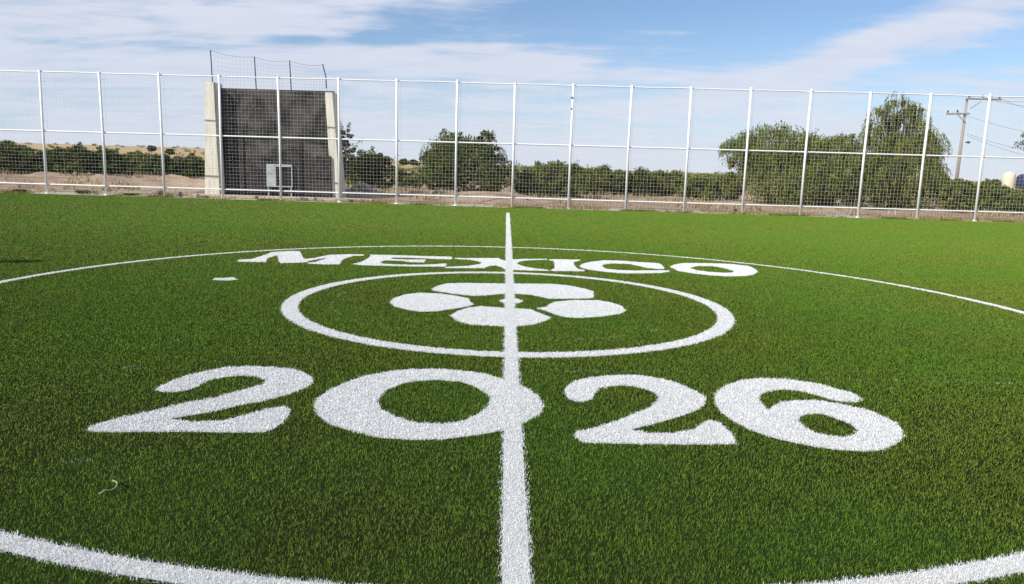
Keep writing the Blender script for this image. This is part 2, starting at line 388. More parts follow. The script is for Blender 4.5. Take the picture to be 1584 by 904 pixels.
OUT['petal_top'] = [[(667,446),(676,441),(692,437),(722.6,436.5),(782,437.5),(820,437.5),(853,438),(879.4,440.2),(903.3,445),(918.5,449.5),(918,459.5),(899,460.8),(873,461),(849,460.8),(837,458),(820,454.8),(793,452.8),(775.6,453.5),(749,456),(733,456.5),(702.7,453.5),(672,448.9)]]
OUT['petal_bottom'] = [[(696,486.6),(706.7,480),(722.6,474.7),(742.5,472),(782,475),(820,476.7),(833,482),(853,489.3),(846,494),(826,500.6),(793,504.2),(775.6,503.2),(729,501),(709,496)]]
OUT['petal_right'] = [[(829,475.4),(845,473.4),(850,468.7),(859.5,465.2),(886,463),(926,463),(945.7,466.8),(961.6,471.4),(968,479.4),(959,484),(932.5,488),(899,490.3),(875,489.3),(859.5,485.3),(839.7,478)]]
OUT['spot'] = [[(772,464),(779,461.6),(790,460),(800,460.5),(810,464.5),(802,468),(780,468)]]
OUT['patch'] = [[(328,432),(333,428.6),(347,428.8),(360,427.6),(368,431.6),(350,433)]]
POLY = {k: [G(r) for r in v] for k, v in OUT.items()}
LX0, LXS, LW = 0.085, -0.0113, 0.136
C0 = (-.042, 9.62); R1, W1 = 6.86, .135
C2 = (-.042, 9.57); R2X, R2Y, W2 = 2.70, 2.78, .20
LINE_END = 29.6


def inpoly(P, ring):
    x, y = P[:, 0], P[:, 1]; res = np.zeros(len(P), bool)
    x1, y1 = ring[:, 0], ring[:, 1]; x2, y2 = np.roll(x1, -1), np.roll(y1, -1)
    for a, b, c, d in zip(x1, y1, x2, y2):
        if b == d: continue
        k = (b > y) != (d > y); res ^= k & (x < (c - a) * (y - b) / (d - b) + a)
    return res


def classify(P):
    n = len(P); cls = np.full(n, -1, np.int32)
    jit = P + rng.normal(0, 1, (n, 2)) * np.interp(P[:, 1:2], [2, 5, 9, 12], [.0065, .008, .008, .007])      # spray edge
    keys = ['line', 'outer', 'inner'] + list(POLY)
    x, y = jit[:, 0], jit[:, 1]
    for i, k in enumerate(keys[3:], 3):
        rs = POLY[k]; lo = rs[0].min(0); hi = rs[0].max(0)
        idx = np.nonzero((x > lo[0]) & (x < hi[0]) & (y > lo[1]) & (y < hi[1]))[0]
        if not len(idx): continue
        q = jit[idx]; ins = inpoly(q, rs[0])
        for h in rs[1:]: ins &= ~inpoly(q, h)
        cls[idx[ins]] = i
    e = np.hypot((x - C2[0]) / R2X, (y - C2[1]) / R2Y); cls[np.abs(e - 1) * (R2X + R2Y) / 2 < W2 / 2] = 2
    r = np.hypot(x - C0[0], y - C0[1]); cls[np.abs(r - R1) < W1 / 2] = 1
    cls[(np.abs(x - (LX0 + LXS * y)) < LW / 2) & (y < LINE_END)] = 0
    return cls, keys


def blades(P, hscale=1.0, wmul=1.0, flat=0.0):
    """upright synthetic yarn: bent two-segment blades near by, single tufts farther away"""
    n = len(P); d = np.hypot(P[:, 0], P[:, 1])
    wd = np.maximum(.0016, .00058 * d) * rng.uniform(.7, 1.35, n) * wmul
    h = rng.uniform(.013, .023, n) * hscale
    a = rng.uniform(0, 2 * np.pi, n); lean = np.abs(rng.normal(0, np.where(d < 8.5, .85, .6), n)) + flat; lean = np.minimum(lean, 1.7); la = rng.uniform(0, 2 * np.pi, n)
    br_ = rng.uniform(0, 1, n) < np.interp(d, [8, 14, 23], [.0, .5, .97])        # far blades aimed at the sun, so their shape brightens the far turf
    a = np.where(br_, math.atan2(-math.cos(SUN_AZ), math.sin(SUN_AZ)) + rng.normal(0, .45, n), a)
    la = np.where(br_, SUN_AZ + rng.normal(0, .5, n), la); lean = np.where(br_, .45 + rng.normal(0, .2, n), lean)
    near = d < 8.5
    out = []
    side = np.stack([np.cos(a), np.sin(a), np.zeros(n)], 1); ld = np.stack([np.cos(la), np.sin(la), np.zeros(n)], 1)
    base = np.concatenate([P, np.zeros((n, 1))], 1); upv = np.array([0, 0, 1.0])
    s1 = np.sin(lean * .55)[:, None]; c1 = np.cos(lean * .55)[:, None]; s2 = np.sin(np.minimum(lean * 1.7, 1.9))[:, None]; c2 = np.cos(np.minimum(lean * 1.7, 1.9))[:, None]
    hh = h[:, None]; w2 = (wd / 2)[:, None]
    mid = base + (ld * s1 + upv * c1) * hh * .62
    tip = mid + (ld * s2 + upv * c2) * hh * .5
    tip[:, 2] = np.maximum(tip[:, 2], .006)
    t = np.clip(rng.beta(1.6, 2.2, n), 0, 1)
    i = np.nonzero(near)[0]; m = len(i)
    V1 = np.stack([base[i] - side[i] * w2[i], base[i] + side[i] * w2[i], mid[i] + side[i] * w2[i] * .85, mid[i] - side[i] * w2[i] * .85, tip[i]], 1).reshape(-1, 3)
    k = np.arange(m)[:, None] * 5
    L1 = np.concatenate([k + [0, 1, 2, 3], k + [3, 2, 4]], 1).ravel(); S1 = np.tile([4, 3], m); T1 = np.repeat(t[i], 2)
    j = np.nonzero(~near)[0]; q = len(j)
    V2 = np.stack([base[j] - side[j] * w2[j], base[j] + side[j] * w2[j], tip[j]], 1).reshape(-1, 3)
    L2 = (np.arange(q)[:, None] * 3 + [0, 1, 2]).ravel() + len(V1)
    return np.concatenate([V1, V2]), np.concatenate([L1, L2]), np.concatenate([S1, np.full(q, 3)]), np.concatenate([T1, t[j]])


def scatter():
    pts = []
    edges = np.concatenate([np.arange(1.6, 9, .2), np.arange(9, 36, .5)])
    for y0, y1 in zip(edges, edges[1:]):
        y = (y0 + y1) / 2
        kd = float(np.interp(y, [2, 5, 10, 20], [3.9e4, 4.4e4, 7.5e4, 1.1e5])); dens = kd / y if y < 8 else kd * 8 / y ** 2
        hw = .71 * y + 1.1
        n = int(dens * (y1 - y0) * 2 * hw)
        pts.append(np.stack([rng.uniform(-hw, hw, n), rng.uniform(y0, y1, n)], 1))
    P = np.concatenate(pts); return P[P[:, 1] < TURF_END(P[:, 0]) + rng.normal(0, .05, len(P))]


P = scatter(); cls, keys = classify(P)
V, L, S, T = blades(P[cls < 0])
g = link('grass', np_mesh('grass', V, L, S, T), M_blade); g['kind'] = 'stuff'

WHITE = {}
for i, k in enumerate(keys):
    q = P[cls == i]
    q = np.concatenate([q, q + rng.normal(0, .008, q.shape), q + rng.normal(0, .008, q.shape)])
    if k not in ('line', 'outer', 'inner'): pass
    WHITE[k] = q


def sheet_poly(rings, z):
    vs = [[Vector((a, b, z)) for a, b in r] for r in rings]
    tri = tessellate_polygon(vs); V = np.array([v for r in vs for v in r])
    return V, np.array([t for t in tri])


def sheet_ring(c, rx, ry, wd, z, n=200):
    V = []; L = []
    for i in range(n):
        t = 2 * math.pi * i / n
        for s in (-1, 1): V.append((c[0] + (rx + s * wd / 2) * math.cos(t), c[1] + (ry + s * wd / 2) * math.sin(t), z))
    for i in range(n): a = 2 * i; b = 2 * ((i + 1) % n); L += [(a, a + 1, b + 1), (a, b + 1, b)]
    return np.array(V), np.array(L)


def marking(name, key, V0, T0, parent=None):
    q = WHITE[key]; V, L, S, T = blades(q, np.interp(q[:, 1], [5, 11], [.80, .50]), 1.1)
    VV = np.concatenate([V0, V]); LL = np.concatenate([T0.ravel(), L + len(V0)]); SS = np.concatenate([np.full(len(T0), 3), S])
    me = np_mesh(name, VV, LL, SS, np.concatenate([np.zeros(len(T0)), .35 + .65 * T ** .5]), np.concatenate([np.ones(len(T0)), np.zeros(len(S))]))
    return link(name, me, [M_wblade, M_wbase], parent)


ya, yb = -4.0, LINE_END
lv = [(LX0 + LXS * y + s * (LW / 2 - .009), y, .005) for y in np.linspace(ya, yb, 30) for s in (-1, 1)]
lt = [t for i in range(29) for t in ((2 * i, 2 * i + 1, 2 * i + 3), (2 * i, 2 * i + 3, 2 * i + 2))]
tag(marking('halfway_line', 'line', np.array(lv), np.array(lt)), 'straight white halfway line running away from the camera over the turf', 'pitch line')
tag(marking('center_circle', 'outer', *sheet_ring(C0, R1, R1, W1 - .018, .004)), 'large thin white outer circle painted around the words and emblem', 'pitch circle')
tag(marking('inner_circle', 'inner', *sheet_ring(C2, R2X, R2Y, W2 - .018, .004)), 'smaller thick white ring painted around the flower emblem', 'pitch circle')
LET = [('m', 'painted_letter', 'wide white letter M, first letter of the word MEXICO'), ('e', 'painted_letter', 'white letter E between the M and the X of MEXICO'),
       ('x', 'painted_letter', 'white letter X crossed by the halfway line'), ('i', 'painted_letter', 'solid white letter I just right of the halfway line'),
       ('c', 'painted_letter', 'white letter C between the I and the O of MEXICO'), ('o', 'painted_letter', 'white letter O ending the word MEXICO, touching the outer circle')]
for k, nm, lb in LET: tag(marking(nm, k, *sheet_poly(POLY[k], .003)), lb, 'letter', 'letters of the word MEXICO painted on the turf')
DIG = [('two_a', 'slanted white digit 2 starting the year, left of the zero'), ('zero', 'big white digit 0 overlapped by the halfway line'),
       ('two_b', 'white digit 2 between the zero and the six'), ('six', 'white digit 6 ending the year on the right')]
for k, lb in DIG: tag(marking('painted_digit', k, *sheet_poly(POLY[k], .003)), lb, 'digit', 'digits of the year 2026 painted on the turf')
em = thing('flower_emblem', (*C2, 0), 'white four-petal flower emblem painted inside the inner ring', 'emblem')
for k in ('petal_left', 'petal_top', 'petal_bottom', 'petal_right'): marking('petal', k, *sheet_poly(POLY[k], .003), parent=em)
marking('center_spot', 'spot', *sheet_poly(POLY['spot'], .003), parent=em)
tag(marking('paint_patch', 'patch', *sheet_poly(POLY['patch'], .0045)), 'small lone white dash painted left of the inner ring', 'paint mark')


def sparse(name, pts, label, cat='guide line', thick=.006, mul=1):
    """faint traces of chalk: single whitened yarns"""
    q = np.asarray(pts); V, L, S, T = blades(q, 1.1, mul)
    o = link(name, np_mesh(name, V, L, S, T), M_chalk); o['kind'] = 'stuff'; return o


def arc_pts(c, rx, ry, a0, a1, n, jit=.012):
    t = rng.uniform(R(a0), R(a1), n); keep = (np.sin(t * 23) + np.sin(t * 51 + 1)) > -.3; t = t[keep]
    return np.stack([c[0] + rx * np.cos(t), c[1] + ry * np.sin(t)], 1) + rng.normal(0, jit, (len(t), 2))


sparse('chalk_arc', np.concatenate([arc_pts(C2, 2.22, 2.2, 150, 238, 420), arc_pts(C2, 2.22, 2.2, 250, 318, 300)]), 'faint broken chalk arc between the petals and the inner ring', mul=.55)
a = np.array(gnd(1200, 583)); b = np.array(gnd(1575, 592))
t = rng.uniform(0, 1, 300); t = t[np.sin(t * 40) + np.sin(t * 91) > -.2]
sparse('chalk_line', a + (b - a) * t[:, None] + rng.normal(0, .007, (len(t), 2)), 'faint dashed chalk line running right above the digit 6', mul=.6)
a = np.array(gnd(1030, 573)); b = np.array(gnd(860, 573)); t = rng.uniform(0, 1, 90)
sparse('chalk_trace', a + (b - a) * t[:, None] + rng.normal(0, .01, (len(t), 2)), 'faint chalk trace above the second digit 2', mul=.6)
for px, py, lb, n, sg in ((120, 710, 'small pale scuff on the turf below the tip of the left digit 2', 36, .03), (200, 567, 'pale scuffed fibres above the left digit 2', 34, .03)):
    c = np.array(gnd(px, py)); sparse('scuff_mark', c + rng.normal(0, sg, (n, 2)) * [1.3, 1], lb, 'scuff', mul=.8)
bm = bmesh.new(); pl = [gnd(*q) for q in ((154, 768), (163, 764), (172, 761), (179, 758), (182, 753), (180, 748), (174, 746))]
tube(bm, [(x, y, .030 + .006 * math.sin(i * 2)) for i, (x, y) in enumerate(pl)], .005, 6)
tag(link('twine', bm_mesh('twine', bm, True), M_twine), 'pale curled bit of twine lying on the turf at lower left', 'twine')

# ------------------------------------------------------------------ fence
FH, SPC, X0 = 5.42, 2.607, -.10
fx = lambda x, dy=0: (x, FA * x + FB + dy)
fence = thing('perimeter_fence', (0, FB, 0), 'tall white wire mesh fence on round posts along the far edge of the turf', 'fence')
xs = [-21.33 - 2.68 * k for k in (4, 3, 2, 1)] + [-21.33, -18.60, -15.91, -13.24, -10.58, -7.91, -5.32, -2.66, -.11, 2.42, 4.98, 7.58, 10.17, 12.74, 15.29, 17.88, 20.42] + [20.42 + 2.55 * k for k in (1, 2, 3, 4)]
KS = range(len(xs))
post_me = None
for k, x in zip(KS, xs):
    bm = bmesh.new(); y = fx(x)[1]
    tube(bm, [(x, y, -.05), (x + random.uniform(-.012, .012), y, 2.7), (x + random.uniform(-.03, .03), y + random.uniform(-.02, .02), FH + random.uniform(.0, .09))], .052, 12)
    tube(bm, [(x, y, 0), (x, y, .035)], [.11, .08], 12)
    link('post', bm_mesh('post', bm, True), M_white, fence)
for z, rr_ in ((4.86, .066), (4.38, .060)):
    bm = bmesh.new(); x = xs[13]; tube(bm, [(x, fx(x)[1], z - .05), (x, fx(x)[1], z + .05)], rr_, 12); link('clamp', bm_mesh('clamp', bm, True), M_stone, fence)
for name, z, r_, seg in (('top_rail', FH - .03, .027, 8), ('mid_rail', 2.80, .034, 8), ('bottom_rail', .42, .030, 8)):
    bm = bmesh.new(); pts = []
    for x, x2 in zip(xs, xs[1:]):
        for t in (0, .25, .5, .75):
            xx = x + (x2 - x) * t; sag = random.uniform(-.012, .012) if name == 'top_rail' else 0
            pts.append((xx, fx(xx)[1] + .058 + (0 if name != 'top_rail' else -.0), z + sag))
    x = xs[-1]; pts.append((x, fx(x)[1] + .058, z)); tube(bm, pts, r_, seg); link(name, bm_mesh(name, bm, True), M_white, fence)
for x, x2 in zip(xs, xs[1:]):
    bm = bmesh.new(); wv = random.uniform(0, 6)
    for i in range(1, 17):
        xx = x + i * (x2 - x) / 17; bw = .05 * math.sin(wv) * math.sin(math.pi * i / 17); y = fx(xx)[1] + .10
        tube(bm, [(xx + .008 * math.sin(wv + i), y, .16), (xx + .008 * math.sin(i * 2 + wv), y + .01 + bw, 2.0 + .8), (xx, y, FH - .05)], .0022, 4, False)
    nz = int((FH - .2) / .155)
    for j in range(nz + 1):
        z = .17 + j * .155
        tube(bm, [(x, fx(x)[1] + .106, z), ((x + x2) / 2, fx((x + x2) / 2)[1] + .106, z + random.uniform(-.012, .006)), (x2, fx(x2)[1] + .106, z)], .0022, 4, False)
    link('mesh_panel', bm_mesh('mesh_panel', bm), M_wire, fence)

# ------------------------------------------------------------------ ball-court wall with concrete pillars
WY = 36.1
zb = lambda px: at(px, 303, WY)
wall = thing('court_wall', (at(420, 303, WY).x, WY, 0), 'tall dark block wall between two cream concrete pillars behind the fence', 'wall')


def prism(bm, quad_b, quad_t):
    vb = [bm.verts.new(p) for p in quad_b]; vt = [bm.verts.new(p) for p in quad_t]
    bm.faces.new(vb[::-1]); bm.faces.new(vt)
    for i in range(4): bm.faces.new((vb[i], vb[(i + 1) % 4], vt[(i + 1) % 4], vt[i]))


def pillar(bl, br_, tl, tr, ty, depth):
    """front face corners by screen x at foot and head, all on the plane y = WY"""
    a, b = at(bl, 300, WY).x, at(br_, 300, WY).x; c, d = at(tl, ty, WY), at(tr, ty, WY); zt = c.z
    bm = bmesh.new()
    prism(bm, [(a, WY, -.1), (b, WY, -.1), (b + .03, WY + depth, -.1), (a + .03, WY + depth, -.1)], [(c.x, WY, zt), (d.x, WY, zt), (d.x + .03, WY + depth, zt + .02), (c.x + .03, WY + depth, zt + .02)])
    bmesh.ops.bevel(bm, geom=[e for e in bm.edges], offset=.02, segments=2, affect='EDGES')
    link('pillar', bm_mesh('pillar', bm), M_conc, wall); return (a, b, c.x, d.x, zt)


pL = pillar(316.5, 340.5, 316.5, 330.5, 127, .95)
pR = pillar(513, 528, 502.5, 514.5, 143, .95)
PY = WY + .62
bm = bmesh.new()
xa, xb = pL[1] - .05, pR[0] + .2
box(bm, pL[3] - .12, xb - .22, PY, PY + .3, -.1, (pL[4] + pR[4]) / 2 - .04)
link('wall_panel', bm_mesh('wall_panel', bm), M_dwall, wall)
WT = (pL[4] + pR[4]) / 2 - .04
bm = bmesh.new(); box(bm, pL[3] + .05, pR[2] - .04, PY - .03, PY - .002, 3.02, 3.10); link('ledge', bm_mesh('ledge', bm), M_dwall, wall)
# poles and net above it
pole_px = ((325.5, 78), (393.5, 88), (448, 94), (503, 100))
tops = []
for i, (px, py) in enumerate(pole_px):
    p = at(px, py, PY + .15); tops.append(p)
    bm = bmesh.new(); x2 = p.x + .05; zt = WT - .02 if 0 < i < 3 else pL[4] - .06
    tube(bm, [(x2, PY + .15, zt), ((p.x + x2) / 2, PY + .15, (zt + p.z) / 2), (p.x - (.12 if i == 3 else 0), PY + .15, p.z)], .026, 8)
    link('net_pole', bm_mesh('net_pole', bm, True), M_dark, wall)
bm = bmesh.new()
for p, q in zip(tops, tops[1:]):
    sagf = lambda t: p.lerp(q, t) + Vector((0, 0, -.12 * 4 * t * (1 - t)))
    tube(bm, [sagf(t / 8) for t in range(9)], .006, 4)
    for i in range(1, 12):
        t = i / 12; s = sagf(t); tube(bm, [(s.x, s.y, WT), tuple(s)], .0022, 3, False)
    for j in range(1, 8):
        f = j / 8; tube(bm, [(sagf(t / 6).x, sagf(0).y, WT + (sagf(t / 6).z - WT) * f) for t in range(7)], .0022, 3, False)
link('net', bm_mesh('net', bm), M_net, wall)
# kerb at its foot
bm = bmesh.new(); box(bm, pL[0] - .3, pR[1] + 1.6, WY - .75, WY - .25, -.05, .13); bmesh.ops.bevel(bm, geom=bm.edges[:], offset=.02, segments=1, affect='EDGES')
tag(link('concrete_kerb', bm_mesh('concrete_kerb', bm), M_gravel), 'low pale concrete kerb at the foot of the dark wall', 'kerb')
# frame leaning on the wall
a = at(413, 289, PY - .12); b = at(452, 255, PY - .12); c = at(427, 270, PY - .12)
bo = thing('framed_board', ((a.x + b.x) / 2, PY - .12, a.z), 'pale grey framed board with a dark opening at the foot of the dark wall', 'board')
bm = bmesh.new(); box(bm, a.x, c.x, PY - .16, PY - .02, a.z, b.z); link('board_panel', bm_mesh('board_panel', bm), M_board, bo)
bm = bmesh.new(); box(bm, c.x, b.x, PY - .15, PY - .03, b.z - .12, b.z); box(bm, c.x, b.x, PY - .15, PY - .03, a.z, a.z + .05); box(bm, b.x - .05, b.x, PY - .15, PY - .03, a.z + .05, b.z - .12)
link('frame', bm_mesh('frame', bm), M_board, bo)
for xx in (a.x + .05, b.x - .1):
    bm = bmesh.new(); box(bm, xx, xx + .05, PY - .13, PY - .05, -.02, a.z); link('leg', bm_mesh('leg', bm), M_board, bo)
# dark upright slab covering the inner edge of the right pillar
a = at(490, 300, WY - .1); b = at(513.5, 300, WY - .1); t1 = at(489, 241, WY - .1); t2 = at(510.5, 241, WY - .1)
bm = bmesh.new(); prism(bm, [(a.x, WY - .14, 0), (b.x, WY - .14, 0), (b.x, WY - .02, 0), (a.x, WY - .02, 0)], [(t1.x, WY - .14, t1.z), (t2.x, WY - .14, t2.z), (t2.x, WY - .02, t2.z), (t1.x, WY - .02, t1.z)])
bmesh.ops.bevel(bm, geom=bm.edges[:], offset=.012, segments=1, affect='EDGES')
tag(link('dark_slab', bm_mesh('dark_slab', bm), M_dwall), 'dark rough slab standing against the right pillar of the court wall', 'slab')


# ------------------------------------------------------------------ vegetation
def leaves(centers, radii, n_per, size, droop=0.0, squash=.75, seed=0):
    """leaf-sized quads scattered round clump centres; each clump gets its own tint"""
    r = np.random.default_rng(seed); C = np.asarray(centers); k = len(C)
    idx = np.repeat(np.arange(k), n_per); n = len(idx)
    d = r.normal(0, 1, (n, 3)); d /= np.linalg.norm(d, axis=1)[:, None]
    rad = np.asarray(radii)[idx] * r.uniform(.15, 1, n) ** .55
    P = C[idx] + d * rad[:, None] * [1, 1, squash]
    if droop: P[:, 2] -= droop * r.uniform(0, 1, n) ** 1.6 * np.asarray(radii)[idx] * 2
    P[:, 2] = np.maximum(P[:, 2], .04)
    s = size * r.uniform(.6, 1.5, n)
    a = r.normal(0, 1, (n, 3)); a[:, 2] += .3
    if droop: a[:, :2] *= .45; a[:, 2] -= 1.2
    a /= np.linalg.norm(a, axis=1)[:, None]
    b = np.cross(a, r.normal(0, 1, (n, 3))); b /= np.linalg.norm(b, axis=1)[:, None]
    lw = .38
    A = a * s[:, None]; B = b * (s * lw)[:, None]
    V = np.stack([P - A, P - B * .9, P + A, P + B * .9], 1).reshape(-1, 3)
    V[:, 2] = np.maximum(V[:, 2], .01)
    L = np.arange(4 * n).reshape(-1, 4)
    tn = np.clip(r.uniform(0, 1, k)[idx] * .55 + r.uniform(0, 1, n) * .45, 0, 1)
    return V, L, tn


def crown_mesh(name, lobes, clumps, n_per, size, droop=0, cr_=(.16, .30), seed=0, sprigs=0, strands=0):
    """lobes: (cx, cy, cz, rx, ry, rz); clumps sit mostly near the lobe surfaces so that gaps and dark hollows remain"""
    r = np.random.default_rng(seed + 100); C = []; Rr = []
    vol = np.array([(l[3] * l[4] * l[5]) ** .67 for l in lobes]); vol /= vol.sum(); vol *= np.array([l[6] if len(l) > 6 else 1 for l in lobes])
    for l, v in zip(lobes, vol):
        m = max(6, int(clumps * v * 1.9))
        d = r.normal(0, 1, (m, 3)); d /= np.linalg.norm(d, axis=1)[:, None]
        q = r.uniform(.35, 1.0, m) ** .6 * r.choice([1, 1, 1, 1.12], m)
        C.append(np.array(l[:3]) + d * q[:, None] * np.array(l[3:6])); Rr.append(np.mean(l[3:6]) * r.uniform(*cr_, m))
    C = np.concatenate(C); Rr = np.concatenate(Rr)
    C[:, 2] = np.maximum(C[:, 2], .12)
    V, L, T = leaves(C, Rr * 1.15, int(n_per * 1.35), size * 1.12, droop, seed=seed)
    if sprigs:          # thin leafy twigs poking out of the outline
        base = C[r.integers(0, len(C), sprigs)]
        ctr = np.average([l[:3] for l in lobes], axis=0)
        dirs = base - ctr; dirs[:, 2] = np.abs(dirs[:, 2]) + .5; dirs /= np.linalg.norm(dirs, axis=1)[:, None]
        ln = r.uniform(.3, .8, sprigs)
        SC = np.concatenate([base + dirs * (ln * f)[:, None] for f in (.4, .6, .8, 1.0)])
        v2, l2, t2 = leaves(SC, np.full(len(SC), .13), 7, size * .85, droop * .5, seed=seed + 5)
        L = np.concatenate([L, l2 + len(V)]); V = np.concatenate([V, v2]); T = np.concatenate([T, t2])
    if strands:         # hanging leafy twigs
        k = r.choice(len(lobes), strands, p=vol / vol.sum()); Lb = np.array([l[:6] for l in lobes])[k]
        d = r.normal(0, 1, (strands, 3)); d[:, 2] = np.abs(d[:, 2]) * .8 - .15; d /= np.linalg.norm(d, axis=1)[:, None]
        top = Lb[:, :3] + d * Lb[:, 3:6] * r.uniform(.8, 1.06, strands)[:, None]
        ln = r.uniform(.25, .95, strands); out_ = d * [1, 1, 0] * r.uniform(.05, .4, strands)[:, None]
        m = 30; f = np.tile(np.linspace(0, 1, m), strands); ii = np.repeat(np.arange(strands), m)
        P0 = top[ii] + out_[ii] * np.sqrt(f)[:, None]; P0[:, 2] -= ln[ii] * f ** 1.3; P0 += r.normal(0, .035, P0.shape)
        P0[:, 2] = np.maximum(P0[:, 2], .1); n_ = len(P0)
        a = np.stack([r.normal(0, .45, n_), r.normal(0, .45, n_), -np.ones(n_)], 1); a /= np.linalg.norm(a, axis=1)[:, None]
        b = np.cross(a, r.normal(0, 1, (n_, 3))); b /= np.linalg.norm(b, axis=1)[:, None]
        sz = size * r.uniform(.5, 1.0, n_)[:, None]
        v2 = np.stack([P0 - a * sz, P0 - b * sz * .3, P0 + a * sz, P0 + b * sz * .3], 1).reshape(-1, 3)
        L = np.concatenate([L, np.arange(4 * n_).reshape(-1, 4) + len(V)]); V = np.concatenate([V, v2])
        T = np.concatenate([T, np.clip(.35 + r.uniform(0, .55, strands)[ii] + r.uniform(-.1, .1, n_), 0, 1)])
    return np_mesh(name, V, L, np.full(len(L), 4), T)


def trunk_mesh(name, base, lobes, r0, seed=0, n=9):
    r = random.Random(seed); bm = bmesh.new(); b = Vector(base)
    fork = b + Vector((r.uniform(-.1, .1), r.uniform(-.1, .1), .25 * max(.6, lobes[0][2])))
    tube(bm, [b + Vector((0, 0, -.1)), (b + fork) / 2, fork], [r0 * 1.25, r0, r0 * .85], 9)
    for i in range(n):
        l = lobes[i % len(lobes)]
        tgt = Vector((l[0] + r.uniform(-.5, .5) * l[3], l[1] + r.uniform(-.5, .5) * l[4], l[2] + r.uniform(.0, .5) * l[5]))
        m1 = fork.lerp(tgt, .45) + Vector((r.uniform(-.2, .2), r.uniform(-.2, .2), r.uniform(0, .25)))
        tube(bm, [fork, m1, tgt], [r0 * .6, r0 * .35, r0 * .1], 6)
        for _ in range(3):
            t2 = tgt + Vector((r.uniform(-.3, .3) * l[3], r.uniform(-.3, .3) * l[4], r.uniform(-.2, .2) * l[5]))
            tube(bm, [m1, (m1 + t2) / 2 + Vector((0, 0, .08)), t2], [r0 * .25, r0 * .14, r0 * .05], 5)
    return bm_mesh(name, bm, True)


def plant(name, part, stem, Y, spec, m, label, cat, clumps, n_per, size, group=None, droop=0, seed=0, r0=.07, sprigs=0, cr_=(.16, .30), thick=None, ground=0.0, strands=0):
    """spec: list of (pxl, pxr, pytop, pybottom) lobes measured at distance Y, each given real depth"""
    lobes = []
    r = random.Random(seed)
    for q in spec:
        (xl, xr, yt, yb_), yy = q[:4], (Y + q[4] if len(q) > 4 else Y)
        A = at((xl + xr) / 2, yt, yy); Bq = at((xl + xr) / 2, yb_, yy); hw = (at(xr, (yt + yb_) / 2, yy).x - at(xl, (yt + yb_) / 2, yy).x) / 2
        zt, zbm = A.z, max(Bq.z, ground)
        lobes.append(((A.x + Bq.x) / 2, yy, (zt + zbm) / 2, hw, (thick or hw * .85), (zt - zbm) / 2, q[5] if len(q) > 5 else 1))
    cx = sum(l[0] for l in lobes) / len(lobes)
    root = thing(name, (cx, Y, ground), label, cat, group)
    link(part, crown_mesh(part, lobes, clumps, n_per, size, droop, cr_, seed, sprigs, strands), m, root)
    link(stem, trunk_mesh(stem, (cx, Y, ground), lobes, r0, seed, 7 + 2 * len(lobes)), M_bark, root)
    return root


# middle: round mesquite with twin tufts
plant('tree', 'crown', 'trunk', 47, [(652, 788, 212, 300), (655, 735, 202, 280, .6), (735, 778, 196, 260, -.3), (700, 795, 225, 300, -.5), (648, 710, 240, 300, .2)], M_leafB,
      'round dark green tree with a tufted top in the middle, right of the court wall', 'tree', 120, 85, .085, seed=1, strands=250, sprigs=34, r0=.1)
plant('shrub', 'foliage', 'stem', 45, [(532, 602, 233, 300), (528, 570, 232, 298, .5), (570, 610, 240, 300, -.4)], M_leafB,
      'dark dense shrub right beside the right pillar of the court wall', 'shrub', 90, 80, .08, seed=2, sprigs=16)
plant('tree', 'crown', 'trunk', 43, [(518, 548, 200, 226), (522, 552, 224, 250), (515, 545, 235, 262)], M_leafD,
      'thin grey-green tree peeping out behind the right pillar of the court wall', 'tree', 26, 36, .07, seed=3, sprigs=12, r0=.05)
plant('shrub', 'foliage', 'stem', 49, [(790, 850, 259, 305), (820, 880, 248, 305), (850, 908, 257, 308, -.4)], M_leafC,
      'light green bushy shrub right of the round tree', 'shrub', 85, 75, .08, seed=4, strands=150, sprigs=16, cr_=(.2, .36))
hd = [('olive shrub at the left end of the low row, beside the light green shrub', 890, 955, 260), ('olive shrub in the middle of the low row right of centre', 940, 1010, 264), ('flat-topped olive shrub at the right end of the low row', 995, 1066, 266)]
for i, (lb, x0, x1, yt) in enumerate(hd):
    plant('shrub', 'foliage', 'stem', 56 + i, [(x0, (x0 + x1) / 2 + 8, yt + 2, 306), ((x0 + x1) / 2 - 10, x1, yt, 308)], M_leafA if i != 1 else M_leafB, lb, 'shrub', 75, 70, .09, 'low shrubs in a row beyond the fence', seed=10 + i, cr_=(.22, .4), sprigs=8)
plant('shrub', 'foliage', 'stem', 52, [(1055, 1110, 272, 312), (1090, 1150, 268, 318)], M_leafC, 'bright green low shrub just left of the drooping trees', 'shrub', 70, 70, .08, 'low shrubs in a row beyond the fence', seed=14, cr_=(.22, .4))
